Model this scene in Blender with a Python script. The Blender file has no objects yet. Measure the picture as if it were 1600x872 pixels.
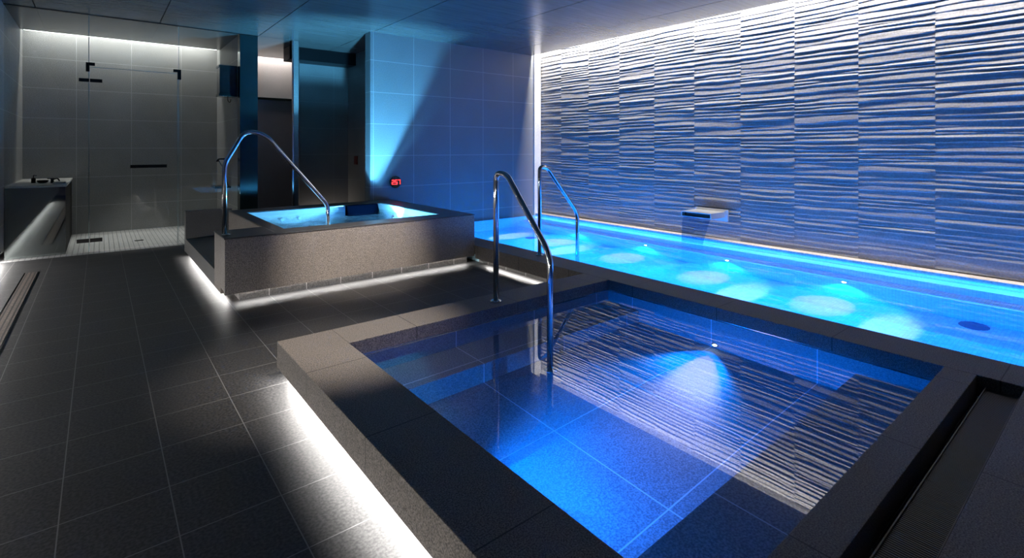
import bpy, bmesh, math, random
from mathutils import Vector, noise

random.seed(7)
SC = bpy.context.scene
COL = SC.collection

# ------------------------------------------------------------------ camera
TH = math.atan(645 / 800)                      # heading: from +Y towards +X
cam_d = bpy.data.cameras.new('camera')
cam = bpy.data.objects.new('camera', cam_d)
COL.objects.link(cam)
cam.location = (0, 0, 1.25)
cam.rotation_euler = (math.pi / 2, 0, -TH)
cam_d.sensor_width = 36.0
cam_d.sensor_fit = 'HORIZONTAL'
cam_d.lens = 18.0
cam_d.shift_y = -204 / 1600
cam_d.clip_start = 0.02
SC.camera = cam

# ------------------------------------------------------------------ view
SC.view_settings.view_transform = 'Standard'
SC.view_settings.look = 'None'
SC.view_settings.exposure = 0.0
SC.view_settings.gamma = 1.0
SC.view_settings.use_curve_mapping = False
try:
    SC.cycles.transparent_max_bounces = 24
    SC.cycles.max_bounces = 10
    SC.cycles.diffuse_bounces = 5
    SC.cycles.glossy_bounces = 5
    SC.cycles.sample_clamp_indirect = 6.0
except Exception:
    pass

W = bpy.data.worlds.new('world')
SC.world = W
W.use_nodes = True
W.node_tree.nodes['Background'].inputs[0].default_value = (0.35, 0.45, 0.6, 1)
W.node_tree.nodes['Background'].inputs[1].default_value = 0.01


# ------------------------------------------------------------------ lights
def light(kind, name, loc, power, color, size=0.03, direction=None, spot=None, blend=0.5, size_y=None, spread=None, along='x'):
    d = bpy.data.lights.new(name, kind)
    d.energy = power
    d.color = color
    if kind == 'AREA':
        d.shape = 'RECTANGLE'
        d.size = size
        d.size_y = size_y or size
        if spread:
            d.spread = spread
    else:
        d.shadow_soft_size = size
    if kind == 'SPOT':
        d.spot_size = spot
        d.spot_blend = blend
    o = bpy.data.objects.new(name, d)
    o.location = loc
    if direction is not None:
        v = Vector(direction).normalized()
        z = -v
        if along == 'y':      # long side along world Y
            x = Vector((0, 1, 0))
        else:
            x = Vector((1, 0, 0))
        x = (x - z * x.dot(z)).normalized()
        y = z.cross(x)
        from mathutils import Matrix
        o.rotation_euler = Matrix((x, y, z)).transposed().to_euler()
    COL.objects.link(o)
    return o


R = math.radians
WARM = (1.0, 0.90, 0.80)
WHITE = (1.0, 0.97, 0.93)
POOL = (0.0, 0.23, 1.0)
HOT = (0.0, 0.30, 1.0)
CORE = (1.0, 0.84, 0.95)
COLD = (0.0, 0.155, 1.0)
TUBC = (0.12, 0.56, 1.0)

# cove wash down the wave wall (slot in the ceiling above it)
light('AREA', 'cove_light_wave_wall', (5.865, 2.35, 3.12), 450, (1.0, 0.955, 0.91), 8.6, (0.06, 0, -1), size_y=0.05, along='y')
# cove in the shower ceiling, cove in the corridor
light('AREA', 'cove_light_shower', (0.35, 9.66, 3.05), 22, (1.0, 0.97, 0.93), 2.2, (0, 0.25, -1), size_y=0.05)
light('AREA', 'cove_light_corridor', (2.5, 9.86, 3.05), 9, (1.0, 0.90, 0.86), 0.9, (0, 0.1, -1), size_y=0.06)
# strips under the overhanging stone edges
light('AREA', 'edge_strip_plunge_left', (0.84, 0.9, 0.066), 72, WHITE, 4.1, (-1, 0, -0.15), size_y=0.012, along='y')
light('AREA', 'edge_strip_tub_front', (2.0, 4.675, 0.086), 12, WHITE, 2.25, (0, -1, -0.35), size_y=0.012)
light('AREA', 'edge_strip_tub_left', (0.84, 5.90, 0.066), 12, WHITE, 2.2, (-1, 0, -0.15), size_y=0.012, along='y')
light('AREA', 'edge_strip_lap', (3.24, 3.77, 0.064), 6, WHITE, 1.35, (-1, 0, -0.3), size_y=0.012, along='y')
light('AREA', 'edge_strip_left_wall', (-0.86, 3.9, 0.094), 80, WHITE, 8.0, (1.0, 0, -0.5), size_y=0.02, along='y')
light('AREA', 'edge_strip_recess', (2.9, 8.70, 0.03), 2, WARM, 0.9, (0, 0.25, 1), size_y=0.03)
# ceiling downlights and a fill over the shower floor
light('SPOT', 'downlight_tub_face', (1.8, 2.7, 2.80), 850, WARM, 0.05, (0.08, 1.9, -2.33), R(31), 0.9)
light('SPOT', 'shower_floor_fill', (0.45, 8.7, 2.80), 230, WHITE, 0.05, (0, 0.02, -1), R(50), 0.8)  # added spot to brighten the mosaic, no known fitting
light('SPOT', 'downlight_rim_corner', (1.2, 2.3, 2.80), 560, WARM, 0.05, (-0.12, 0.62, -2.6), R(37), 0.9)

# under water: lap pool
for ly in (1.80, 2.96, 4.06, 5.25):
    light('SPOT', 'lap_pool_lamp', (5.46, ly, -0.41), 480, HOT, 0.012, (-0.22, 0.0, -0.44), R(110), 1.0)
    light('SPOT', 'lap_pool_lamp_core', (5.46, ly, -0.41), 620, CORE, 0.012, (-0.30, 0.03, -0.44), R(50), 1.0)
for ly in (1.28, 2.48, 4.85, 6.05):
    light('SPOT', 'lap_pool_lamp_near', (3.56, ly, -0.25), 420, CORE, 0.012, (1.12, 0, -0.55), R(17), 1.0)
light('AREA', 'lap_pool_fill_near', (3.53, 2.7, -0.30), 300, POOL, 7.6, (1, 0, -0.25), size_y=0.06, along='y')  # added fill hidden below the near rim, spreads blue over the pool floor
light('AREA', 'gutter_fill', (5.87, 2.3, 0.06), 140, POOL, 8.4, (-0.35, 0, -1), size_y=0.02, along='y')  # added strip that brightens the bench and upper step
light('AREA', 'waterline_strip', (5.915, 2.35, 0.135), 2.6, WARM, 8.6, (0.5, 0, 1), size_y=0.01, along='y')
# under water: plunge pool
light('SPOT', 'plunge_lamp_far', (3.15, 1.80, -0.355), 560, (0.0, 0.20, 1.0), 0.010, (-1, -0.12, -0.20), R(84), 0.9)
light('SPOT', 'plunge_lamp_far_core', (3.15, 1.80, -0.355), 230, CORE, 0.010, (-1, -0.30, -0.17), R(40), 1.0)
light('SPOT', 'plunge_lamp_near', (1.10, 1.62, -0.20), 330, COLD, 0.010, (1, -0.22, -0.42), R(112), 1.0)
light('SPOT', 'plunge_wall_fill', (1.10, 1.75, -0.10), 150, COLD, 0.010, (1, 0.0, -0.06), R(66), 0.8)  # extra spot added to brighten the far basin wall
light('AREA', 'plunge_fill', (1.075, 1.7, -0.05), 2.5, COLD, 1.8, (1, 0, -0.2), size_y=0.04, along='y')  # added weak fill for the basin, not a lamp of its own
# under water: hot tub
light('SPOT', 'tub_lamp', (2.645, 5.70, 0.05), 1500, TUBC, 0.03, (0.22, 0.85, 0.95), R(84), 0.7)
light('SPOT', 'tub_lamp', (2.665, 5.80, -0.04), 1350, TUBC, 0.03, (0.2, 0.85, 1.0), R(70), 0.9)
light('POINT', 'tub_lamp', (2.55, 5.6, 0.10), 120, TUBC, 0.04)
light('POINT', 'tub_lamp_left', (1.75, 5.5, 0.0), 60, (0.01, 0.22, 1.0), 0.05)


# ------------------------------------------------------------------ materials
def new_mat(name):
    m = bpy.data.materials.new(name)
    m.use_nodes = True
    nt = m.node_tree
    for n in list(nt.nodes):
        nt.nodes.remove(n)
    out = nt.nodes.new('ShaderNodeOutputMaterial')
    return m, nt, out


def N(nt, typ, **kw):
    n = nt.nodes.new(typ)
    for k, v in kw.items():
        setattr(n, k, v)
    return n


def setin(nt, sock, v):
    if hasattr(v, 'is_output'):
        nt.links.new(v, sock)
    else:
        sock.default_value = v


def mth(nt, op, a, b=None, c=None, clamp=False):
    n = nt.nodes.new('ShaderNodeMath')
    n.operation = op
    n.use_clamp = clamp
    setin(nt, n.inputs[0], a)
    if b is not None:
        setin(nt, n.inputs[1], b)
    if c is not None:
        setin(nt, n.inputs[2], c)
    return n.outputs[0]


def mixc(nt, fac, a, b):
    n = nt.nodes.new('ShaderNodeMix')
    n.data_type = 'RGBA'
    setin(nt, n.inputs[0], fac)
    setin(nt, n.inputs[6], a)
    setin(nt, n.inputs[7], b)
    return n.outputs[2]


def joint_mask(nt, joints, width):
    """joints: {axis: (spacing, offset)} - lines where the world coordinate meets the grid."""
    geo = N(nt, 'ShaderNodeNewGeometry')
    sp = N(nt, 'ShaderNodeSeparateXYZ')
    nt.links.new(geo.outputs['Position'], sp.inputs[0])
    sn = N(nt, 'ShaderNodeSeparateXYZ')
    nt.links.new(geo.outputs['Normal'], sn.inputs[0])
    tot = None
    for ax, (s, off) in joints.items():
        p = mth(nt, 'SUBTRACT', sp.outputs[ax], off)
        p = mth(nt, 'DIVIDE', p, s)
        f = mth(nt, 'FRACT', mth(nt, 'ADD', p, 0.5))
        d = mth(nt, 'ABSOLUTE', mth(nt, 'SUBTRACT', f, 0.5))
        hit = mth(nt, 'LESS_THAN', d, width / s * 0.5)
        gate = mth(nt, 'LESS_THAN', mth(nt, 'ABSOLUTE', sn.outputs[ax]), 0.5)
        hit = mth(nt, 'MULTIPLY', hit, gate)
        tot = hit if tot is None else mth(nt, 'MAXIMUM', tot, hit)
    return tot


def stone(name, c1, c2, rough=0.5, spec=0.5, joints=None, jw=0.004, jcol=None, scale=160, bump=0.25, cloud=0.25, tilevar=0.0):
    m, nt, out = new_mat(name)
    b = N(nt, 'ShaderNodeBsdfPrincipled')
    geo = N(nt, 'ShaderNodeNewGeometry')
    n1 = N(nt, 'ShaderNodeTexNoise')
    n1.inputs['Scale'].default_value = scale
    n1.inputs['Detail'].default_value = 3
    nt.links.new(geo.outputs['Position'], n1.inputs['Vector'])
    n2 = N(nt, 'ShaderNodeTexNoise')
    n2.inputs['Scale'].default_value = 2.3
    n2.inputs['Detail'].default_value = 5
    nt.links.new(geo.outputs['Position'], n2.inputs['Vector'])
    r = N(nt, 'ShaderNodeValToRGB')
    r.color_ramp.elements[0].position = 0.36
    r.color_ramp.elements[1].position = 0.66
    r.color_ramp.elements[0].color = (*c1, 1)
    r.color_ramp.elements[1].color = (*c2, 1)
    nt.links.new(n1.outputs[0], r.inputs[0])
    hs = N(nt, 'ShaderNodeHueSaturation')
    nt.links.new(r.outputs[0], hs.inputs['Color'])
    nt.links.new(mth(nt, 'MULTIPLY_ADD', n2.outputs[0], cloud * 2, 1 - cloud), hs.inputs['Value'])
    colr = hs.outputs[0]
    h = n1.outputs[0]
    if joints:
        mask = joint_mask(nt, joints, jw)
        colr = mixc(nt, mask, colr, (*(jcol or (0.1, 0.1, 0.1)), 1))
        h = mth(nt, 'SUBTRACT', h, mth(nt, 'MULTIPLY', mask, 2.0))
    nt.links.new(colr, b.inputs['Base Color'])
    b.inputs['Roughness'].default_value = rough
    b.inputs['Specular IOR Level'].default_value = spec
    bp = N(nt, 'ShaderNodeBump')
    bp.inputs['Strength'].default_value = bump
    bp.inputs['Distance'].default_value = 0.002
    nt.links.new(h, bp.inputs['Height'])
    nt.links.new(bp.outputs[0], b.inputs['Normal'])
    nt.links.new(b.outputs[0], out.inputs[0])
    return m


def plain(name, c, rough=0.5, metal=0.0, spec=0.5, nscale=60, var=0.08, bump=0.0, coat=0.0):
    m, nt, out = new_mat(name)
    b = N(nt, 'ShaderNodeBsdfPrincipled')
    tc = N(nt, 'ShaderNodeTexCoord')
    n1 = N(nt, 'ShaderNodeTexNoise')
    n1.inputs['Scale'].default_value = nscale
    nt.links.new(tc.outputs['Object'], n1.inputs['Vector'])
    hs = N(nt, 'ShaderNodeHueSaturation')
    hs.inputs['Color'].default_value = (*c, 1)
    nt.links.new(mth(nt, 'MULTIPLY_ADD', n1.outputs[0], var * 2, 1 - var), hs.inputs['Value'])
    nt.links.new(hs.outputs[0], b.inputs['Base Color'])
    b.inputs['Roughness'].default_value = rough
    b.inputs['Metallic'].default_value = metal
    b.inputs['Specular IOR Level'].default_value = spec
    b.inputs['Coat Weight'].default_value = coat
    if bump:
        bp = N(nt, 'ShaderNodeBump')
        bp.inputs['Strength'].default_value = bump
        bp.inputs['Distance'].default_value = 0.002
        nt.links.new(n1.outputs[0], bp.inputs['Height'])
        nt.links.new(bp.outputs[0], b.inputs['Normal'])
    nt.links.new(b.outputs[0], out.inputs[0])
    return m


def emit(name, c, s):
    m, nt, out = new_mat(name)
    e = N(nt, 'ShaderNodeEmission')
    e.inputs[0].default_value = (*c, 1)
    e.inputs[1].default_value = s
    nt.links.new(e.outputs[0], out.inputs[0])
    return m


def clear(name, tint, f0, rough=0.0, bump_scale=None, bump_strength=0.0, bump_dist=0.01, aniso=None, gain=1.0):
    """see-through body (glass, water): straight transmission plus Schlick reflection on its outer side"""
    m, nt, out = new_mat(name)
    geo = N(nt, 'ShaderNodeNewGeometry')
    nrm = geo.outputs['Normal']
    if bump_scale:
        mp = N(nt, 'ShaderNodeMapping')
        nt.links.new(geo.outputs['Position'], mp.inputs[0])
        if aniso:
            mp.inputs['Scale'].default_value = aniso
        nz = N(nt, 'ShaderNodeTexNoise')
        nz.inputs['Scale'].default_value = bump_scale
        nz.inputs['Detail'].default_value = 3
        nz.inputs['Distortion'].default_value = 0.6
        nt.links.new(mp.outputs[0], nz.inputs['Vector'])
        bp = N(nt, 'ShaderNodeBump')
        bp.inputs['Strength'].default_value = bump_strength
        bp.inputs['Distance'].default_value = bump_dist
        nt.links.new(nz.outputs[0], bp.inputs['Height'])
        nrm = bp.outputs[0]
    vm = N(nt, 'ShaderNodeVectorMath', operation='DOT_PRODUCT')
    nt.links.new(nrm, vm.inputs[0])
    nt.links.new(geo.outputs['Incoming'], vm.inputs[1])
    c = mth(nt, 'ABSOLUTE', vm.outputs['Value'])
    k = mth(nt, 'POWER', mth(nt, 'SUBTRACT', 1.0, c, clamp=True), 5.0)
    f = mth(nt, 'MULTIPLY_ADD', k, (1 - f0) * gain, f0, clamp=True)
    f = mth(nt, 'MULTIPLY', f, mth(nt, 'SUBTRACT', 1.0, geo.outputs['Backfacing']))
    tr = N(nt, 'ShaderNodeBsdfTransparent')
    tr.inputs[0].default_value = (*tint, 1)
    gl = N(nt, 'ShaderNodeBsdfGlossy')
    gl.inputs['Roughness'].default_value = rough
    nt.links.new(nrm, gl.inputs['Normal'])
    mx = N(nt, 'ShaderNodeMixShader')
    nt.links.new(f, mx.inputs[0])
    nt.links.new(tr.outputs[0], mx.inputs[1])
    nt.links.new(gl.outputs[0], mx.inputs[2])
    nt.links.new(mx.outputs[0], out.inputs[0])
    return m


def water(name, scale, strength, dist, extra):
    """refracting pool water: glass at n = 1.33 with gentle ripples"""
    m, nt, out = new_mat(name)
    geo = N(nt, 'ShaderNodeNewGeometry')
    nz = N(nt, 'ShaderNodeTexNoise')
    nz.inputs['Scale'].default_value = scale
    nz.inputs['Detail'].default_value = 3
    nt.links.new(geo.outputs['Position'], nz.inputs['Vector'])
    bp = N(nt, 'ShaderNodeBump')
    bp.inputs['Strength'].default_value = strength
    bp.inputs['Distance'].default_value = dist
    nt.links.new(nz.outputs[0], bp.inputs['Height'])
    g = N(nt, 'ShaderNodeBsdfGlass')
    g.inputs['IOR'].default_value = 1.33
    g.inputs['Roughness'].default_value = 0.0
    nt.links.new(bp.outputs[0], g.inputs['Normal'])
    gl = N(nt, 'ShaderNodeBsdfGlossy')
    gl.inputs['Roughness'].default_value = 0.0
    nt.links.new(bp.outputs[0], gl.inputs['Normal'])
    mx = N(nt, 'ShaderNodeMixShader')
    nt.links.new(mth(nt, 'MULTIPLY', extra, mth(nt, 'SUBTRACT', 1.0, geo.outputs['Backfacing'])), mx.inputs[0])
    nt.links.new(g.outputs[0], mx.inputs[1])
    nt.links.new(gl.outputs[0], mx.inputs[2])
    nt.links.new(mx.outputs[0], out.inputs[0])
    return m


X_, Y_, Z_ = 0, 1, 2
M = {}
M['floor'] = stone('dark_floor_tile', (0.018, 0.018, 0.020), (0.058, 0.057, 0.056), 0.5, 0.35,
                   {X_: (0.3085, 0.511), Y_: (0.311, 0.092)}, 0.004, (0.16, 0.16, 0.16), 90, 0.15, 0.3)
M['granite'] = stone('flamed_granite', (0.050, 0.046, 0.042), (0.215, 0.190, 0.170), 0.55, 0.35,
                     {X_: (0.78, 1.473), Y_: (0.69, 1.80)}, 0.005, (0.028, 0.026, 0.024), 210, 0.5, 0.12)
M['granite_tub'] = stone('tub_granite', (0.085, 0.077, 0.070), (0.35, 0.31, 0.28), 0.42, 0.5,
                         {X_: (0.78, 1.473)}, 0.006, (0.20, 0.19, 0.18), 190, 0.5, 0.15)
M['tub_coping'] = stone('tub_coping_shaded', (0.030, 0.030, 0.031), (0.10, 0.10, 0.10), 0.32, 0.5,
                        {X_: (0.78, 1.473)}, 0.004, (0.02, 0.02, 0.02), 190, 0.3, 0.12)  # stone darkened to stand for a top that the warm light misses
M['plinth'] = stone('plinth_tile', (0.10, 0.10, 0.10), (0.20, 0.20, 0.20), 0.4, 0.5,
                    {X_: (0.3085, 0.511), Y_: (0.311, 0.092)}, 0.008, (0.6, 0.6, 0.6), 90, 0.1)
M['wall_tile'] = stone('grey_wall_tile', (0.20, 0.20, 0.20), (0.34, 0.335, 0.33), 0.55, 0.4,
                       {X_: (0.645, 1.032), Y_: (0.645, 0.2), Z_: (0.425, 0.405)}, 0.007, (0.42, 0.42, 0.42), 120, 0.15, 0.2)
M['blue_wall_tile'] = stone('pool_end_wall_tile', (0.10, 0.105, 0.11), (0.175, 0.18, 0.185), 0.55, 0.4,
                            {X_: (0.62, 2.945), Y_: (3, 0.4), Z_: (0.44, 0.27)}, 0.007, (0.26, 0.26, 0.26), 120, 0.15, 0.12)
M['dark_wall'] = stone('dark_wall_tile', (0.10, 0.098, 0.096), (0.20, 0.195, 0.19), 0.5, 0.4,
                       {X_: (0.6, 2.55), Y_: (0.6, 0.25), Z_: (0.44, 0.27)}, 0.006, (0.2, 0.2, 0.2), 120, 0.15)
M['basin'] = stone('plunge_pool_stone', (0.10, 0.11, 0.12), (0.24, 0.25, 0.26), 0.6, 0.2,
                   {X_: (0.652, 1.09), Y_: (0.65, 1.18)}, 0.006, (0.42, 0.45, 0.5), 130, 0.2, 0.15)
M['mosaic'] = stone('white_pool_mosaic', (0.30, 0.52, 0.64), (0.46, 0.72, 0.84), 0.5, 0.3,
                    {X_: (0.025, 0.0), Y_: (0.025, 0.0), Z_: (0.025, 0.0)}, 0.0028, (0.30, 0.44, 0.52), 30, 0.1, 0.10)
M['shower_mosaic'] = stone('shower_floor_mosaic', (0.33, 0.33, 0.33), (0.48, 0.47, 0.46), 0.45, 0.4,
                           {X_: (0.05, 0.0), Y_: (0.05, 0.0)}, 0.007, (0.14, 0.14, 0.14), 60, 0.2)
M['wave'] = stone('wave_relief_tile', (0.175, 0.170, 0.166), (0.235, 0.229, 0.223), 0.5, 0.4, None, 0, None, 70, 0.2, 0.06)
M['pale_trim'] = stone('pale_stone_trim', (0.50, 0.49, 0.47), (0.62, 0.60, 0.58), 0.5, 0.4, None, 0, None, 90, 0.1)
M['ledge'] = stone('gutter_stone', (0.36, 0.31, 0.27), (0.55, 0.49, 0.44), 0.45, 0.5, None, 0, None, 60, 0.3)
M['steel'] = plain('polished_steel', (0.62, 0.62, 0.62), 0.13, 1.0, nscale=12, var=0.04)
M['steel_satin'] = plain('satin_steel', (0.66, 0.65, 0.63), 0.42, 0.9, nscale=60, var=0.05)
M['black'] = plain('black_fitting', (0.004, 0.004, 0.005), 0.45, 0.0, 0.25, nscale=40)
M['black_gloss'] = plain('black_gloss', (0.010, 0.012, 0.014), 0.06, 0.0, 0.8, nscale=10, coat=0.5)
M['column'] = plain('dark_mirror_cladding', (0.045, 0.085, 0.095), 0.12, 0.85, nscale=2, var=0.05)
M['door'] = plain('grey_door_paint', (0.34, 0.325, 0.35), 0.4, nscale=8)
M['shell'] = plain('white_acrylic', (0.80, 0.84, 0.86), 0.28, 0.0, 0.5, nscale=4, var=0.03, coat=0.3)
M['pad'] = plain('navy_headrest', (0.0002, 0.0005, 0.0015), 0.9, 0.0, 0.0, nscale=80, bump=0.3)
M['step'] = stone('step_stone', (0.06, 0.06, 0.062), (0.15, 0.15, 0.15), 0.4, 0.5, None, 0, None, 160, 0.3)
M['matt_dark'] = stone('rubber_channel', (0.004, 0.004, 0.004), (0.012, 0.012, 0.012), 0.7, 0.2, None, 0, None, 90, 0.3)
M['glass'] = clear('clear_glass', (0.93, 0.96, 0.95), 0.045, 0.0)
M['glass_edge'] = plain('glass_edge', (0.22, 0.30, 0.29), 0.2, 0.0, 0.6, nscale=10)
M['water_plunge'] = water('still_water', 3.0, 0.002, 0.002, 0.08)
M['water_lap'] = water('lap_water', 7.0, 0.25, 0.003, 0.0)
M['water_tub'] = clear('bubbling_water', (1, 1, 1), 0.03, 0.0, 9.0, 0.8, 0.02)
M['water_fall'] = clear('falling_water', (0.62, 0.76, 0.92), 0.10, 0.15, 20.0, 0.9, 0.02, (1, 1, 0.12))
M['led_red'] = emit('red_digits', (1.0, 0.03, 0.03), 4.5)
M['lens'] = emit('lamp_lens', (0.55, 0.8, 1.0), 30.0)
M['diffuser'] = emit('cove_diffuser', (0.95, 1.0, 0.94), 4.0)
M['grate'] = stone('brown_drain_grate', (0.10, 0.075, 0.06), (0.24, 0.19, 0.16), 0.5, 0.4, {Y_: (0.03, 0.0), X_: (0.03, 0.01)}, 0.010, (0.01, 0.01, 0.01), 60, 0.3)
M['red_plate'] = plain('dull_red_plate', (0.10, 0.02, 0.018), 0.4, nscale=20)

# brushed dark ceiling panels
m, nt, out = new_mat('brushed_ceiling_panel')
b = N(nt, 'ShaderNodeBsdfPrincipled')
geo = N(nt, 'ShaderNodeNewGeometry')
mp = N(nt, 'ShaderNodeMapping')
mp.inputs['Scale'].default_value = (1.2, 26, 1)
nt.links.new(geo.outputs['Position'], mp.inputs[0])
nz = N(nt, 'ShaderNodeTexNoise')
nz.inputs['Scale'].default_value = 1.6
nz.inputs['Detail'].default_value = 6
nt.links.new(mp.outputs[0], nz.inputs['Vector'])
rr = N(nt, 'ShaderNodeValToRGB')
rr.color_ramp.elements[0].color = (0.055, 0.053, 0.051, 1)
rr.color_ramp.elements[1].color = (0.125, 0.121, 0.115, 1)
nt.links.new(nz.outputs[0], rr.inputs[0])
mask = joint_mask(nt, {X_: (1.17, 1.775)}, 0.008)
nt.links.new(mixc(nt, mask, rr.outputs[0], (0.01, 0.01, 0.01, 1)), b.inputs['Base Color'])
b.inputs['Roughness'].default_value = 0.25
b.inputs['Metallic'].default_value = 0.0
b.inputs['IOR'].default_value = 1.28
bp = N(nt, 'ShaderNodeBump')
bp.inputs['Strength'].default_value = 0.25
bp.inputs['Distance'].default_value = 0.002
nt.links.new(nz.outputs[0], bp.inputs['Height'])
nt.links.new(bp.outputs[0], b.inputs['Normal'])
nt.links.new(b.outputs[0], out.inputs[0])
M['ceiling'] = m


# ------------------------------------------------------------------ mesh helpers
def world_loc(o):
    v = Vector((0, 0, 0))
    while o is not None:
        v += o.location
        o = o.parent
    return v


class MB:
    def __init__(self):
        self.bm = bmesh.new()

    def box(self, x0, x1, y0, y1, z0, z1, bev=0.0):
        bm = bmesh.new()
        vs = [bm.verts.new((x, y, z)) for z in (z0, z1) for y in (y0, y1) for x in (x0, x1)]
        for f in ((0, 2, 3, 1), (4, 5, 7, 6), (0, 1, 5, 4), (2, 6, 7, 3), (0, 4, 6, 2), (1, 3, 7, 5)):
            bm.faces.new([vs[i] for i in f])
        if bev:
            bmesh.ops.bevel(bm, geom=list(bm.edges), offset=bev, segments=2, affect='EDGES', profile=0.6)
        self._merge(bm)
        return self

    def prism(self, pts, axis, a0, a1, bev=0.0):
        """extrude polygon pts (2-D) along axis between a0 and a1"""
        bm = bmesh.new()

        def P(p, a):
            return {0: (a, p[0], p[1]), 1: (p[0], a, p[1]), 2: (p[0], p[1], a)}[axis]
        lo = [bm.verts.new(P(p, a0)) for p in pts]
        hi = [bm.verts.new(P(p, a1)) for p in pts]
        n = len(pts)
        bm.faces.new(lo)
        bm.faces.new(hi)
        for i in range(n):
            bm.faces.new((lo[i], lo[(i + 1) % n], hi[(i + 1) % n], hi[i]))
        bmesh.ops.recalc_face_normals(bm, faces=bm.faces)
        if bev:
            bmesh.ops.bevel(bm, geom=list(bm.edges), offset=bev, segments=2, affect='EDGES', profile=0.6)
        self._merge(bm)
        return self

    def _merge(self, bm):
        mp_ = {}
        for v in bm.verts:
            mp_[v] = self.bm.verts.new(v.co)
        for f in bm.faces:
            nf = self.bm.faces.new([mp_[v] for v in f.verts])
            nf.smooth = f.smooth
        bm.free()

    def tube(self, pts, r, seg=16, cap=True):
        pts = [Vector(p) for p in pts]
        bm = bmesh.new()
        rings = []
        prev = None
        for i, p in enumerate(pts):
            if i == 0:
                t = pts[1] - pts[0]
            elif i == len(pts) - 1:
                t = pts[-1] - pts[-2]
            else:
                t = (pts[i + 1] - pts[i]).normalized() + (pts[i] - pts[i - 1]).normalized()
            t.normalize()
            if prev is None:
                u = t.orthogonal().normalized()
            else:
                u = (prev - t * prev.dot(t)).normalized()
            prev = u
            w = t.cross(u)
            rr_ = r[i] if isinstance(r, (list, tuple)) else r
            rings.append([bm.verts.new(p + (u * math.cos(2 * math.pi * k / seg) + w * math.sin(2 * math.pi * k / seg)) * rr_) for k in range(seg)])
        for a, c in zip(rings[:-1], rings[1:]):
            for k in range(seg):
                f = bm.faces.new((a[k], a[(k + 1) % seg], c[(k + 1) % seg], c[k]))
                f.smooth = True
        if cap:
            bm.faces.new(rings[0][::-1])
            bm.faces.new(rings[-1])
        bmesh.ops.recalc_face_normals(bm, faces=bm.faces)
        self._merge(bm)
        return self

    def build(self, name, mat, parent=None):
        off = world_loc(parent) if parent is not None else Vector((0, 0, 0))
        bmesh.ops.translate(self.bm, verts=self.bm.verts, vec=-off)
        me = bpy.data.meshes.new(name)
        self.bm.to_mesh(me)
        self.bm.free()
        me.materials.append(mat)
        o = bpy.data.objects.new(name, me)
        COL.objects.link(o)
        if parent is not None:
            o.parent = parent
        return o


def thing(name, loc, label, cat, group=None):
    o = bpy.data.objects.new(name, None)
    o.empty_display_size = 0.1
    COL.objects.link(o)
    o.location = loc
    o['label'] = label
    o['category'] = cat
    if group:
        o['group'] = group
    return o


def tag(o, label, cat, group=None, kind=None):
    o['label'] = label
    o['category'] = cat
    if group:
        o['group'] = group
    if kind:
        o['kind'] = kind
    return o


def struct(mb, name, mat, label=None):
    o = mb.build(name, mat)
    o['kind'] = 'structure'
    if label:
        o['label'] = label
    return o


def fillet(pts, rad, n=9):
    pts = [Vector(p) for p in pts]
    out_ = [pts[0]]
    for i in range(1, len(pts) - 1):
        p = pts[i]
        a = (pts[i - 1] - p)
        c = (pts[i + 1] - p)
        rd = rad[i - 1] if isinstance(rad, (list, tuple)) else rad
        d = min(rd, a.length * 0.49, c.length * 0.49)
        p0 = p + a.normalized() * d
        p1 = p + c.normalized() * d
        for k in range(n + 1):
            t = k / n
            out_.append(p0 * (1 - t) ** 2 + p * 2 * t * (1 - t) + p1 * t * t)
    out_.append(pts[-1])
    return out_


# ================================================================== THE ROOM
XW, YW, CE = 6.04, 6.7, 2.86
RIM = 0.19

fl = MB()
fl.box(-0.95, 0.86, -2.2, 7.85, -0.5, 0.0)
fl.box(0.86, 3.26, 2.905, 7.85, -0.5, 0.0)
fl.box(3.31, 4.4, 6.87, 7.85, -0.5, 0.0)
fl.box(1.54, 4.4, 7.85, 10.2, -0.5, 0.0)
struct(fl, 'floor', M['floor'], 'dark grey square floor tiles with pale joints')

struct(MB().box(-0.95, 1.54, 7.85, 9.95, -0.5, 0.0), 'shower_floor', M['shower_mosaic'], 'pale grey mosaic floor behind the glass')

cl = MB()
xs = [-0.95, -0.565, 0.605, 1.775, 2.945, 4.115, 5.285, 5.84]
for xa, xb in zip(xs[:-1], xs[1:]):
    cl.box(xa + 0.005, xb - (0.005 if xb < 5.8 else 0), -2.2, 7.97, CE, CE + 0.03)
cl.box(-0.95, 4.4, 8.0, 9.5, CE, CE + 0.03)
cl.box(1.77, 4.4, 9.5, 9.72, CE, CE + 0.03)
struct(cl, 'ceiling', M['ceiling'], 'dark brushed glossy ceiling panels')
struct(MB().box(-0.95, 6.6, -2.2, 10.3, 3.3, 3.34).box(-0.95, 5.80, -2.2, 7.97, CE + 0.035, CE + 0.05), 'ceiling_slab', M['black'])
struct(MB().box(-0.95, 1.77, 7.97, 8.0, CE - 0.006, CE + 0.02), 'trim_1', M['black'])

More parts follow.
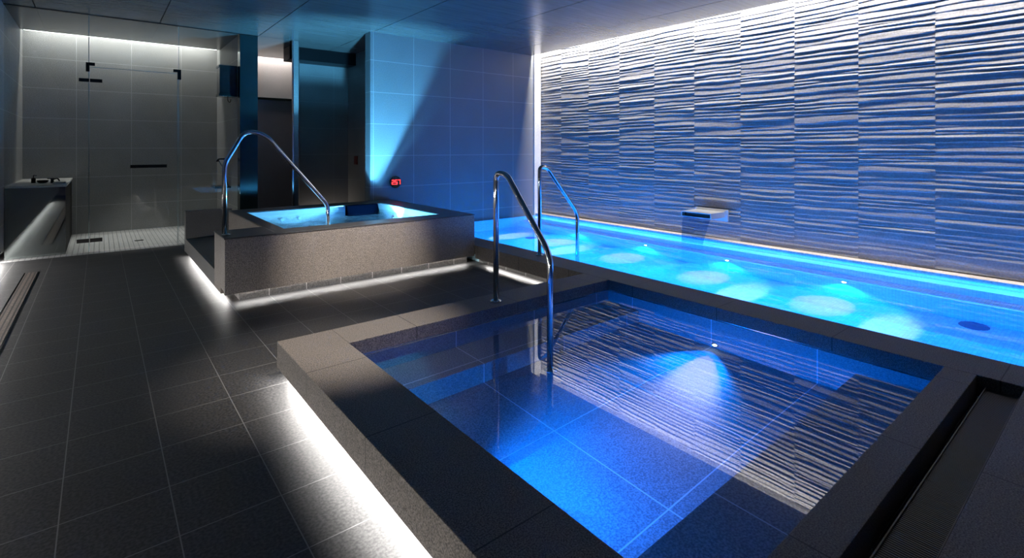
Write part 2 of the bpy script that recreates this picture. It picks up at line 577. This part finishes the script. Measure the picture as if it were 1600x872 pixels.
# wave relief wall -------------------------------------------------
def wave_wall():
    bm = bmesh.new()
    z0, z1, dz = 0.10, 2.92, 0.0075
    nz_ = int((z1 - z0) / dz)
    step = 0.617
    y = 1.232 - step * 6
    tiles = []
    while y < YW:
        tiles.append((y, min(y + step, YW)))
        y += step
    for ti, (ya, yb) in enumerate(tiles):
        ny = 14
        seed = ti * 17.31
        grid = []
        for j in range(nz_ + 1):
            z = z0 + j * dz
            row = []
            for i in range(ny + 1):
                yy = ya + (yb - ya) * i / ny
                w = (noise.noise(Vector((seed * 3.1, z * 6.0, seed))) * 1.3
                     + noise.noise(Vector((yy * 1.5 + seed, z * 7.0, seed + 9))) * 0.20
                     + noise.noise(Vector((yy * 4.0, z * 12.0, seed + 5))) * 0.05)
                ph = z / 0.051 + w + seed * 0.37 + 0.05 * math.sin(yy * 5 + seed)
                k = math.floor(ph)
                s = ph - k
                amp = 0.0042 + 0.0125 * (0.5 + 0.5 * noise.noise(Vector((yy * 1.2 + seed, k * 1.37, seed))) * 1.9)
                amp = max(0.0012, amp)
                prof = (1 - s) ** 1.3 if s > 0.10 else (0.10 / 0.10) * (s / 0.10) * (0.9 ** 1.3)
                fine = 0.0012 * noise.noise(Vector((yy * 8, z * 60, seed)))
                row.append(bm.verts.new((XW - 0.002 - amp * prof - fine, yy, z)))
            grid.append(row)
        for j in range(nz_):
            for i in range(ny):
                f = bm.faces.new((grid[j][i], grid[j + 1][i], grid[j + 1][i + 1], grid[j][i + 1]))
                f.smooth = False
        # sides of each tile, back to the wall plane
        for i, sgn in ((0, 1), (ny, -1)):
            prev = None
            for j in range(0, nz_ + 1):
                v = grid[j][i]
                bk = bm.verts.new((XW + 0.01, v.co.y, v.co.z))
                if prev:
                    pv, pb = prev
                    bm.faces.new((pv, v, bk, pb) if sgn < 0 else (pb, bk, v, pv))
                prev = (v, bk)
    mb = MB()
    mb.bm.free()
    mb.bm = bm
    mb.box(XW + 0.01, XW + 0.2, -2.2, YW + 0.2, -0.4, 2.92)
    return mb


struct(wave_wall(), 'wall_right', M['wave'], 'wave relief tiled wall washed from above')
struct(MB().box(5.87, XW - 0.022, 6.66, YW, 0.10, 2.90), 'trim_2', M['pale_trim'], 'pale corner strip beside the wave wall')
struct(MB().box(2.90, XW + 0.01, YW, YW + 0.17, -0.4, CE).box(5.86, XW + 0.01, YW, YW + 0.17, CE, 3.28), 'wall_back', M['blue_wall_tile'], 'tiled end wall lit blue')
struct(MB().box(-1.1, -0.83, -2.2, 9.95, 0.10, CE + 0.4).box(-1.1, -0.93, -2.2, 9.95, -0.1, 0.10), 'wall_left', M['wall_tile'])
struct(MB().box(-1.1, 6.2, -2.35, -2.2, -0.5, 3.3), 'wall_front', M['dark_wall'])
struct(MB().box(-0.83, 1.54, 9.8, 9.95, 0, 3.28), 'wall_shower', M['wall_tile'], 'grey tiled shower wall lit from the ceiling slot')
struct(MB().box(1.54, 1.76, 8.16, 9.95, 0, 3.28), 'wall_shower_side', M['wall_tile'])
struct(MB().box(1.76, 4.4, 10.0, 10.15, 0, 3.28), 'wall_corridor', M['pale_trim'])
struct(MB().prism([(2.256, 8.0), (2.33, 8.0), (2.58, 8.8), (2.495, 8.8)], 2, 0, CE), 'wall_partition', M['dark_wall'])
struct(MB().box(2.54, 4.4, 8.8, 8.89, 0, CE), 'wall_recess', M['dark_wall'])
struct(MB().box(3.40, 3.55, 6.87, 8.8, 0, CE), 'wall_recess_side', M['dark_wall'])
struct(MB().box(2.33, 3.40, 8.45, 8.8, 2.66, CE), 'trim_3', M['black'], 'dark bulkhead above the recess')
struct(MB().box(2.235, 2.255, 7.97, 8.0, 0, CE), 'trim_4', M['steel'])
struct(MB().box(XW, XW + 0.2, -2.2, YW + 0.2, 2.92, 3.3), 'slot_absorber', M['black'])  # unseen slot lining, made black to soak up cove light
# black door leaf in the recess
d2 = MB().box(3.365, 3.40, 7.15, 7.98, 0, 2.12)
struct(d2, 'door_2', M['black'])
# corridor door
d1 = struct(MB().box(1.95, 2.80, 9.94, 9.985, 0.02, 2.12), 'door_1', M['door'], 'plain grey door under a thin blue line')
h1 = MB().tube(fillet([(2.74, 9.94, 1.0), (2.74, 9.88, 1.0), (2.64, 9.88, 1.0)], 0.02, 4), 0.009, 8).build('door_handle', M['steel'], d1)
struct(MB().box(1.77, 3.3, 9.92, 10.0, 2.125, 2.165), 'trim_5', M['column'])
# ceiling slots: luminous strip over shower and corridor
struct(MB().box(-0.83, 1.54, 9.5, 9.53, CE, CE + 0.35).box(1.77, 3.3, 9.72, 9.75, CE, CE + 0.35), 'trim_6', M['black'])
cd = MB().box(-0.80, 1.50, 9.535, 9.60, CE + 0.005, CE + 0.03).build('cove_diffuser', M['diffuser'])
tag(cd, 'long white glowing light strip in the ceiling behind the shower glass', 'light strip')

# mirror-clad column
colm = MB().box(1.54, 1.77, 8.0, 8.16, 0, CE, 0.003)
struct(colm, 'column', M['column'], 'dark mirror-clad column at the end of the shower')

# ================================================================== PLUNGE POOL
PX0, PX1, PY0, PY1 = 1.06, 3.20, 0.62, 2.73
pp = thing('plunge_pool', (2.1, 1.7, 0), 'near raised plunge pool with granite rim and deep blue lit water', 'pool')
c = MB()
c.box(0.76, PX0, -1.2, 3.0, 0.09, RIM, 0.004)
c.box(0.76, 0.785, -1.2, 3.0, 0.05, 0.095)
c.box(0.785, PX0, 2.975, 3.0, 0.05, 0.095)
c.box(PX0, PX1, PY1, 3.0, 0.09, RIM, 0.004)
c.box(PX0, PX1, 2.975, 3.0, 0.05, 0.095)
c.box(PX0, PX1, 0.50, PY0, 0.09, RIM, 0.004)
c.build('coping', M['granite'], pp)
bs = MB()
bs.box(0.88, PX0 + 0.012, -1.2, 2.9, -0.6, 0.09)
bs.box(PX0, PX1, PY1 - 0.012, 2.9, -0.6, 0.09)
bs.box(PX0, PX1, 0.50, PY0 + 0.012, -0.6, 0.09)
bs.box(PX1 - 0.012, 3.26, PY0 - 0.1, 2.9, -0.6, 0.09)
bs.box(PX0, PX1, PY0, PY1, -0.6, -0.41)
bs.build('basin', M['basin'], pp)
MB().box(PX0 + 0.012, PX1 - 0.012, 2.42, PY1 - 0.012, -0.41, -0.17, 0.003).build('bench', M['basin'], pp)
MB().box(PX0 + 0.012, PX1 - 0.012, PY0 + 0.012, 0.99, -0.41, -0.11, 0.003).build('bench', M['basin'], pp)

wt = MB().box(PX0 + 0.006, PX1 - 0.006, PY0 + 0.006, PY1 - 0.006, -0.43, 0.112).build('plunge_water', M['water_plunge'])
tag(wt, 'still mirror-like water filling the near plunge pool', 'water', kind='stuff')

# channel and deck to the right
dk = MB()
dk.box(PX0, PX1, -1.2, 0.34, -0.2, RIM, 0.004)
struct(dk, 'raised_deck', M['granite'], 'dark granite deck in the near right corner')
ch = thing('overflow_channel', (2.1, 0.42, 0.05), 'black recessed overflow channel with fine mesh cover at lower right', 'drain')
MB().box(PX0, PX1, 0.345, 0.50, 0.0, 0.02).box(PX0, PX1, 0.342, 0.350, 0.02, 0.16).build('trough', M['matt_dark'], ch)
mesh = MB()
mesh.box(PX0 + 0.01, PX1 - 0.01, 0.352, 0.356, 0.12, 0.150)
mesh.box(PX0 + 0.01, PX1 - 0.01, 0.464, 0.468, 0.12, 0.150)
nx = 210
for i in range(nx):
    x = 1.08 + i * (PX1 - 0.02 - 1.08) / nx
    mesh.box(x, x + 0.0055, 0.356, 0.464, 0.138, 0.144)
for i in range(14):
    yy = 0.359 + i * 0.0076
    mesh.box(PX0 + 0.01, PX1 - 0.01, yy, yy + 0.002, 0.132, 0.1395)
mesh.build('mesh_cover', plain('mesh_cover', (0.018, 0.017, 0.016), 0.45, 0.2, nscale=30), ch)


# ================================================================== LAP POOL
lp = thing('lap_pool', (4.6, 2.4, -0.2), 'long bright cyan lap pool at the foot of the wave wall', 'pool')
c = MB()
c.box(PX1 + 0.001, 3.50, -1.2, YW - 0.002, 0.09, RIM, 0.004)
c.box(PX1 + 0.001, 3.215, 3.002, 4.61, 0.05, 0.095)
c.build('coping', M['granite'], lp)
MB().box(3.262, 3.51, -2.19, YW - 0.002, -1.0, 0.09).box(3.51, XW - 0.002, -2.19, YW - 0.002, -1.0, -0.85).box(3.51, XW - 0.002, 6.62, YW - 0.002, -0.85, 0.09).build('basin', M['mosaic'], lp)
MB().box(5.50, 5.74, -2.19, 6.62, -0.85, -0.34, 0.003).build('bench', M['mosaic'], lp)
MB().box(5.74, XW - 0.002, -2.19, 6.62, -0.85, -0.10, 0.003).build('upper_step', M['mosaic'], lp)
MB().box(5.89, XW - 0.02, -2.19, YW - 0.002, 0.085, 0.128, 0.004).box(5.90, 5.985, -2.19, YW - 0.002, -0.10, 0.085).build('gutter_ledge', M['ledge'], lp)
MB().box(3.255, 3.262, 3.0, 4.62, 0.0, 0.09).build('plinth', M['plinth'], lp)
lw = MB().box(3.505, 5.905, -2.188, 6.626, -0.87, 0.103).build('lap_water', M['water_lap'])
tag(lw, 'clear calm water filling the long cyan lap pool', 'water', kind='stuff')


def disc(cx, cy, z, r, t=0.006, n=28, rim=None):
    mb = MB()
    pts = [(cx + r * math.cos(2 * math.pi * k / n), cy + r * math.sin(2 * math.pi * k / n)) for k in range(n)]
    mb.prism(pts, 2, z, z + t)
    return mb


dr = disc(5.40, 0.86, -0.849, 0.095).build('pool_drain', plain('drain_blue', (0.02, 0.08, 0.22), 0.5))
tag(dr, 'round dark drain cover on the floor at the right end of the lap pool', 'drain')
dr = disc(5.0, 5.75, -0.849, 0.085).build('pool_drain', bpy.data.materials['drain_blue'])
tag(dr, 'small round drain cover on the lap pool floor near the blue end wall', 'drain')

lab = ['round underwater lamp in the lap pool bench, closest to the right edge of the photo',
       'round underwater lamp in the lap pool bench just right of and below the water spout',
       'round underwater lamp in the lap pool bench left of the water spout',
       'round underwater lamp in the lap pool bench right behind the blue-lit handrail']
for ly, lb in zip((1.80, 2.96, 4.06, 5.25), lab):
    t = thing('underwater_lamp', (5.497, ly, -0.40), lb, 'lamp', 'round lamps in the lap pool bench')
    ring = [(ly + 0.030 * math.cos(2 * math.pi * k / 20), -0.40 + 0.030 * math.sin(2 * math.pi * k / 20)) for k in range(20)]
    MB().prism(ring, 0, 5.488, 5.499).build('bezel', M['steel'], t)
    ring = [(ly + 0.018 * math.cos(2 * math.pi * k / 20), -0.40 + 0.018 * math.sin(2 * math.pi * k / 20)) for k in range(20)]
    MB().prism(ring, 0, 5.482, 5.489).build('lens', M['lens'], t)
t = thing('underwater_lamp', (3.187, 1.80, -0.36), 'small round lamp glowing low in the far side of the near plunge pool', 'lamp')
ring = [(1.80 + 0.026 * math.cos(2 * math.pi * k / 20), -0.355 + 0.026 * math.sin(2 * math.pi * k / 20)) for k in range(20)]
MB().prism(ring, 0, 3.178, 3.187).build('bezel', M['steel'], t)
ring = [(1.80 + 0.013 * math.cos(2 * math.pi * k / 20), -0.355 + 0.013 * math.sin(2 * math.pi * k / 20)) for k in range(20)]
MB().prism(ring, 0, 3.172, 3.179).build('lens', M['lens'], t)

# water spout on the wave wall
sp = thing('water_spout', (5.98, 3.42, 0.36), 'square stainless steel water spout jutting from the wave wall', 'spout')
MB().box(5.95, 5.975, 3.20, 3.64, 0.36, 0.50, 0.003).build('wall_plate', M['steel_satin'], sp)
s = MB()
s.box(5.64, 5.955, 3.24, 3.64, 0.463, 0.475, 0.002)
s.box(5.66, 5.955, 3.24, 3.64, 0.405, 0.415, 0.002)
s.box(5.64, 5.955, 3.24, 3.252, 0.415, 0.463)
s.box(5.64, 5.955, 3.628, 3.64, 0.415, 0.463)
s.build('nozzle', M['steel_satin'], sp)
MB().box(5.70, 5.95, 3.252, 3.628, 0.415, 0.463).build('nozzle_throat', M['black'], sp)
fall = MB()
nn = 14
for i in range(nn):
    t0, t1 = i / nn, (i + 1) / nn
    xa, xb = 5.655 - 0.05 * math.sqrt(t0), 5.655 - 0.05 * math.sqrt(t1)
    za, zb = 0.405 - 0.302 * t0, 0.405 - 0.302 * t1
    na, nb_ = 0.06 * t0, 0.06 * t1
    fall.prism([(xa, za), (xb, zb), (xb + 0.006, zb), (xa + 0.006, za)], 1, 3.26 + na * 1.2, 3.62 - na * 0.1)
fw = fall.build('falling_water', M['water_fall'])
tag(fw, 'thin sheet of water falling from the steel spout into the lap pool', 'water', kind='stuff')


# ================================================================== HOT TUB
TH_, TW = 0.52, 0.45
tb = thing('hot_tub', (2.0, 5.7, 0), 'raised square granite-clad hot tub with glowing pale blue water', 'hot tub')
FX = 3.199
g = MB()
g.box(0.78, FX, 4.66, 4.80, 0.10, TH_, 0.003)              # front
g.box(0.78, FX, 4.62, 4.66, 0.075, TH_, 0.003)
g.box(FX - 0.20, FX, 4.80, YW - 0.01, 0.045, TH_, 0.003)      # right
g.box(0.805, 1.17, 4.80, 5.09, 0.10, TH_ - 0.001)            # front-left post
g.box(0.78, 0.805, 4.80, 5.09, 0.05, TH_, 0.003)
g.box(1.17, 1.26, 4.80, 6.69, 0.045, TH_, 0.003)            # left rim beside steps
g.box(1.26, FX - 0.2, 6.52, 6.69, 0.045, TH_, 0.003)         # back
g.build('cladding', M['granite_tub'], tb)
g = MB()
g.box(0.805, 1.17, 5.09, 7.0, 0.10, 0.20, 0.003)
g.box(0.78, 0.805, 5.09, 7.0, 0.05, 0.20, 0.003)
g.box(0.78, 1.26, 7.0, 7.10, 0.045, TH_, 0.003)
g.build('entry_step', M['step'], tb)
g = MB()
g.box(0.90, FX - 0.05, 4.695, 4.71, 0.0, 0.10)
g.box(0.90, 0.92, 4.71, 7.0, 0.0, 0.10)
g.build('plinth', M['plinth'], tb)
g = MB()
g.box(1.17, FX + 0.002, 4.615, 4.86, TH_, TH_ + 0.012, 0.003)
g.box(0.775, 1.17, 4.615, 5.09, TH_, TH_ + 0.012, 0.003)
g.box(1.17, 1.29, 4.86, 6.69, TH_, TH_ + 0.012, 0.003)
g.box(2.90, FX + 0.002, 4.86, 6.69, TH_, TH_ + 0.012, 0.003)
g.box(1.29, 2.90, 6.36, 6.69, TH_, TH_ + 0.012, 0.003)
g.build('coping', M['tub_coping'], tb)


def tub_shell():
    """moulded white basin: vertical wall, seat ledge with scooped lounge places, foot well"""
    bm = bmesh.new()
    x0, x1, y0, y1 = 1.262, 2.93, 4.81, 6.50
    n = 60
    G = []
    for j in range(n + 1):
        row = []
        for i in range(n + 1):
            u, v = i / n, j / n
            # concentrate samples near walls
            uu = 0.5 - 0.5 * math.cos(math.pi * u)
            vv = 0.5 - 0.5 * math.cos(math.pi * v)
            x = x0 + (x1 - x0) * uu
            y = y0 + (y1 - y0) * vv
            d = min(x - x0, x1 - x, y - y0, y1 - y)
            dw = 0.035
            if d < dw:
                z = 0.515 - (0.515 - 0.33) * (d / dw) ** 0.8
            else:
                seat = 0.30 - 0.05 * math.sin(min(1, (d - dw) / 0.40) * math.pi)
                sc_ = 0.030 * math.cos((x - x0) * 11.0) + 0.030 * math.cos((y - y0) * 11.0)
                seat += sc_ * min(1, (d - dw) / 0.1)
                cx, cy = (x - 2.15) / 0.58, (y - 5.55) / 0.5
                q = (cx ** 4 + cy ** 4) ** 0.25
                t = max(0, min(1, (1.10 - q) / 0.18))
                t = t * t * (3 - 2 * t)
                z = seat * (1 - t) + (-0.06) * t
            row.append(bm.verts.new((x, y, z)))
        G.append(row)
    for j in range(n):
        for i in range(n):
            f = bm.faces.new((G[j][i], G[j][i + 1], G[j + 1][i + 1], G[j + 1][i]))
            f.smooth = True
    mb = MB()
    mb.bm.free()
    mb.bm = bm
    return mb


tub_shell().build('basin_shell', M['shell'], tb)
hp = MB()
hp.prism([(6.365, 0.528), (6.365, 0.40), (6.25, 0.40), (6.32, 0.528)], 0, 2.42, 2.84, 0.008)
hp.build('headrest', M['pad'], tb)
for (x, y) in ((1.32, 5.3), (1.32, 5.7), (1.32, 6.1), (2.86, 5.2), (2.86, 5.6), (2.86, 6.0), (1.7, 6.44), (1.9, 6.44)):
    r = 0.022
    if y > 6.4:
        MB().tube([(x, 6.49, 0.40), (x, 6.455, 0.40)], r, 14).build('jet', M['steel'], tb)
    elif x < 2:
        MB().tube([(1.262, y, 0.38), (1.31, y, 0.38)], r, 14).build('jet', M['steel'], tb)
    else:
        MB().tube([(2.93, y, 0.38), (2.885, y, 0.38)], r, 14).build('jet', M['steel'], tb)


def water_sheet(x0, x1, y0, y1, z, amp, n):
    bm = bmesh.new()
    G = []
    for j in range(n + 1):
        row = []
        for i in range(n + 1):
            x = x0 + (x1 - x0) * i / n
            y = y0 + (y1 - y0) * j / n
            h = amp * noise.noise(Vector((x * 5, y * 5, 0.3))) + amp * 0.5 * noise.noise(Vector((x * 12, y * 12, 2.3)))
            row.append(bm.verts.new((x, y, z + h)))
        G.append(row)
    for j in range(n):
        for i in range(n):
            f = bm.faces.new((G[j][i], G[j][i + 1], G[j + 1][i + 1], G[j + 1][i]))
            f.smooth = True
    mb = MB()
    mb.bm.free()
    mb.bm = bm
    return mb


tw = water_sheet(1.29, 2.90, 4.84, 6.47, TW, 0.006, 60).build('tub_water', M['water_tub'])
tag(tw, 'rippling pale blue water inside the raised hot tub', 'water', kind='stuff')


# ================================================================== HANDRAILS
def flange(p, r=0.04):
    return MB().tube([(p[0], p[1], p[2]), (p[0], p[1], p[2] + 0.008), (p[0], p[1], p[2] + 0.014)], [r, r, r * 0.6], 20)


r1 = thing('handrail', (2.14, 2.83, RIM), 'tall dark-shaded steel handrail arching from the rim into the near plunge pool', 'handrail', 'bent steel pool handrails')
MB().tube(fillet([(2.14, 2.83, RIM), (2.14, 2.83, 1.085), (2.14, 2.67, 1.075), (2.14, 2.27, 0.62), (2.14, 2.27, 0.02)][:2] +
                 [(2.14, 2.71, 1.075), (2.14, 2.285, 0.60), (2.14, 2.285, -0.41)], [0.06, 0.05, 0.08]), 0.0195, 18).build('tube', M['steel'], r1)
flange((2.14, 2.83, RIM)).build('flange', M['steel'], r1)
flange((2.14, 2.285, -0.41)).build('flange', M['steel'], r1)

r2 = thing('handrail', (3.40, 3.78, RIM), 'blue-lit steel handrail stepping down into the lap pool below the wave wall', 'handrail', 'bent steel pool handrails')
MB().tube(fillet([(3.40, 3.78, RIM), (3.40, 3.78, 1.07), (3.50, 3.78, 1.06), (3.935, 3.78, 0.57), (3.935, 3.78, -0.85)], [0.09, 0.05, 0.08]), 0.0195, 18).build('tube', M['steel'], r2)
flange((3.40, 3.78, RIM)).build('flange', M['steel'], r2)

r3 = thing('handrail', (0.80, 4.78, TH_), 'high curved steel handrail with cyan reflections entering the raised hot tub', 'handrail', 'bent steel pool handrails')
MB().tube(fillet([(0.806, 4.79, TH_ + 0.01), (0.806, 4.79, 1.12), (0.965, 4.81, 1.405), (1.13, 4.82, 1.37), (1.69, 4.88, 0.71), (1.69, 4.88, 0.30)],
                 [0.05, 0.13, 0.10, 0.06]), 0.0185, 18).build('tube', M['steel'], r3)
flange((0.82, 4.79, TH_ + 0.012), 0.034).build('flange', M['steel'], r3)

# ================================================================== DIGITAL DISPLAY
cx, cz = 3.27, 0.775
dg = thing('temperature_display', (cx, 6.69, cz), 'round black wall display with glowing red digits on the blue wall', 'display')
MB().tube([(cx, 6.70, cz), (cx, 6.675, cz), (cx, 6.668, cz)], [0.085, 0.085, 0.078], 36).build('housing', M['black_gloss'], dg)
SEG = {'2': 'abged', '5': 'afgcd', '7': 'abc'}


def digit(chr_, x0, z0, w=0.036, h=0.062, t=0.009):
    mb = MB()
    for s_ in SEG[chr_]:
        if s_ == 'a':
            b_ = (x0, x0 + w, z0 + h - t, z0 + h)
        elif s_ == 'g':
            b_ = (x0, x0 + w, z0 + h / 2 - t / 2, z0 + h / 2 + t / 2)
        elif s_ == 'd':
            b_ = (x0, x0 + w, z0, z0 + t)
        elif s_ == 'b':
            b_ = (x0 + w - t, x0 + w, z0 + h / 2, z0 + h)
        elif s_ == 'c':
            b_ = (x0 + w - t, x0 + w, z0, z0 + h / 2)
        elif s_ == 'f':
            b_ = (x0, x0 + t, z0 + h / 2, z0 + h)
        else:
            b_ = (x0, x0 + t, z0, z0 + h / 2)
        mb.box(b_[0], b_[1], 6.663, 6.668, b_[2], b_[3])
    return mb


for k, c_ in enumerate('257'):
    digit(c_, cx - 0.066 + k * 0.047, cz - 0.034, 0.037, 0.066, 0.009).build('digit', M['led_red'], dg)

# small plate on the dark recess wall
MBp = MB().box(3.385, 3.398, 8.36, 8.50, 0.98, 1.12, 0.003).build('wall_panel', M['red_plate'])
tag(MBp, 'small dull red call plate on the dark wall of the recess', 'panel')

# ================================================================== SHOWER
# counter with mirror-dark front
ct = thing('shower_counter', (-0.57, 8.8, 0), 'dark shower counter with glossy reflecting front at the left edge', 'counter')
MB().box(-0.825, -0.31, 8.03, 9.78, 0, 0.80).build('cabinet_body', M['matt_dark'], ct)
MB().box(-0.825, -0.31, 8.015, 8.03, 0.0, 0.80).build('front_panel', plain('dark_mirror_front', (0.32, 0.32, 0.33), 0.03, 0.9, nscale=2), ct)
MB().box(-0.826, -0.30, 8.012, 9.78, 0.80, 0.825, 0.003).build('counter_top', M['pale_trim'], ct)

# things on the counter
def folded(x, y, z, w, d, h, mat):
    mb = MB()
    mb.box(x - w / 2, x + w / 2, y - d / 2, y + d / 2, z, z + h * 0.48, h * 0.2)
    mb.box(x - w / 2 + 0.004, x + w / 2 - 0.004, y - d / 2 + 0.004, y + d / 2 - 0.004, z + h * 0.5, z + h, h * 0.2)
    return mb.build('folded_cloth', mat)


z0 = 0.825
bt = thing('pump_bottle', (-0.63, 8.6, z0), 'small black pump bottle on the shower counter', 'bottle')
MB().tube([(-0.63, 8.6, z0), (-0.63, 8.6, z0 + 0.055), (-0.63, 8.6, z0 + 0.065)], [0.022, 0.022, 0.010], 16).build('bottle_body', M['black'], bt)
MB().tube(fillet([(-0.63, 8.6, z0 + 0.065), (-0.63, 8.6, z0 + 0.095), (-0.60, 8.6, z0 + 0.09)], 0.008, 4), 0.005, 8).build('pump', M['black'], bt)
bw = MB().tube([(-0.54, 8.5, z0), (-0.54, 8.5, z0 + 0.012), (-0.54, 8.5, z0 + 0.036)], [0.03, 0.048, 0.06], 20).build('dark_bowl', M['black'])
tag(bw, 'shallow black bowl next to the pump bottle on the counter', 'bowl')
tp = thing('counter_tap', (-0.45, 8.45, z0), 'dark low tap standing on the middle of the shower counter', 'tap')
MB().tube([(-0.45, 8.45, z0), (-0.45, 8.45, z0 + 0.05)], 0.016, 14).build('tap_body', M['black'], tp)
MB().tube(fillet([(-0.45, 8.45, z0 + 0.04), (-0.40, 8.43, z0 + 0.06), (-0.38, 8.42, z0 + 0.025)], 0.02, 5), 0.008, 10).build('tap_spout', M['black'], tp)
MB().box(-0.495, -0.43, 8.44, 8.46, z0 + 0.05, z0 + 0.062, 0.002).build('tap_lever', M['black'], tp)
tag(folded(-0.37, 8.2, z0, 0.12, 0.12, 0.024, M['pale_trim']), 'small pale folded cloth on the right end of the shower counter', 'cloth')

# fixed panels and door
def slab(x0, x1, y0, y1, z0, z1):
    return MB().box(x0, x1, y0, y1, z0, z1)


GY0, GY1 = 7.985, 7.995
gp = thing('shower_glass', (-0.46, 7.99, 0), 'clear fixed glass shower panel left of the glass door', 'glass panel')
slab(-0.825, -0.095, GY0, GY1, 0.005, CE - 0.01).build('pane', M['glass'], gp)
MB().box(-0.100, -0.0925, GY0, GY1, 0.005, CE - 0.01).build('edge', M['glass_edge'], gp)
gp = thing('shower_glass', (0.37, 7.99, 2.25), 'clear glass transom above the shower door up to the ceiling', 'glass panel')
slab(-0.085, 0.80, GY0, GY1, 2.235, CE - 0.01).build('pane', M['glass'], gp)
MB().box(-0.085, 0.80, GY0, GY1, 2.228, 2.2345).build('edge', M['glass_edge'], gp)
gp = thing('shower_glass', (1.17, 7.99, 0), 'clear fixed glass shower panel between the door and the column', 'glass panel')
slab(0.815, 1.535, GY0, GY1, 0.005, CE - 0.01).build('pane', M['glass'], gp)
MB().box(0.8095, 0.815, GY0, GY1, 0.005, CE - 0.01).build('edge', M['glass_edge'], gp)
gd = thing('glass_door', (0.36, 7.99, 0.01), 'frameless clear glass shower door with black hinges and bar handle', 'door')
slab(-0.085, 0.80, GY0, GY1, 0.012, 2.222).build('pane', M['glass'], gd)
MB().box(0.7975, 0.803, GY0, GY1, 0.012, 2.222).build('edge', M['glass_edge'], gd)
hg = MB().box(-0.19, -0.094, 7.972, 8.006, 2.05, 2.09, 0.003).box(-0.087, 0.03, 7.972, 8.006, 2.05, 2.09, 0.003)
hg.build('hinge', M['black'], gd)
hg = MB().box(-0.21, -0.094, 7.972, 8.006, 0.12, 0.165, 0.003).box(-0.087, 0.03, 7.972, 8.006, 0.12, 0.165, 0.003)
hg.build('hinge', M['black'], gd)
hd = MB().box(0.30, 0.68, 7.925, 7.945, 1.005, 1.045, 0.004)
hd.box(0.33, 0.345, 7.94, 7.99, 1.015, 1.035)
hd.box(0.635, 0.65, 7.94, 7.99, 1.015, 1.035)
hd.build('handle', M['black'], gd)
cp = MB().prism([(-0.125, 2.175), (-0.09, 2.175), (-0.09, 2.25), (-0.04, 2.25), (-0.04, 2.285), (-0.125, 2.285)], 1, 7.972, 8.008)
tag(cp.build('glass_clip', M['black']), 'black corner clip at the upper left of the shower door', 'bracket', 'corner clips of the shower glass')
cp = MB().prism([(0.755, 2.285), (0.755, 2.25), (0.80, 2.25), (0.80, 2.155), (0.84, 2.155), (0.84, 2.285)], 1, 7.972, 8.008)
tag(cp.build('glass_clip', M['black']), 'black corner clip at the upper right of the shower door', 'bracket', 'corner clips of the shower glass')

# shower drain
dr = thing('floor_drain', (0.45, 8.55, 0), 'small dark drain plate in the shower mosaic floor', 'drain')
MB().box(0.37, 0.47, 8.54, 8.62, 0.0, 0.004).build('drain_frame', M['steel'], dr)
MB().box(0.38, 0.46, 8.55, 8.61, 0.004, 0.006).build('drain_cover', M['black'], dr)

# wall box with glossy faces, beside the column
wb = thing('wall_box', (1.44, 8.32, 2.2), 'glossy black wall box hung high inside the shower beside the column', 'wall box')
MB().box(1.32, 1.54, 8.20, 8.42, 2.03, 2.40, 0.004).build('case', M['black_gloss'], wb)
MB().box(1.31, 1.54, 8.185, 8.43, 2.40, 2.43, 0.004).build('top_cap', M['column'], wb)
MB().box(1.31, 1.54, 8.185, 8.43, 1.99, 2.03, 0.004).build('bottom_cap', M['column'], wb)
MB().tube(fillet([(1.44, 8.3, 1.99), (1.44, 8.3, 1.93), (1.47, 8.3, 1.91), (1.48, 8.3, 1.96)], 0.02, 4), 0.005, 8).build('hook', M['black'], wb)

# shower fixture: shelf, riser and hose
sf = thing('shower_mixer', (1.5, 8.8, 0.66), 'dark shower shelf with riser bar and hose on the side wall', 'shower')
MB().box(1.33, 1.54, 8.62, 9.0, 0.655, 0.685, 0.004).build('shelf', M['black'], sf)
MB().tube(fillet([(1.53, 8.8, 1.09), (1.40, 8.8, 1.09), (1.38, 8.8, 1.05)], 0.03, 5), 0.012, 10).build('spray_arm', M['black'], sf)
MB().tube(fillet([(1.40, 8.8, 1.07), (1.47, 8.78, 0.95), (1.52, 8.75, 0.69)], 0.15, 8), 0.008, 8).build('hose', M['steel'], sf)

# linear drain along the left wall
ld = thing('linear_drain', (-0.53, 5.0, 0), 'long narrow brown drain grate in the floor along the left wall', 'drain')
MB().box(-0.585, -0.575, -1.0, 7.05, 0.0, 0.003).box(-0.485, -0.475, -1.0, 7.05, 0.0, 0.003).build('drain_frame', M['steel'], ld)
MB().box(-0.575, -0.485, -1.0, 7.05, 0.0, 0.002).build('grate_cover', M['grate'], ld)
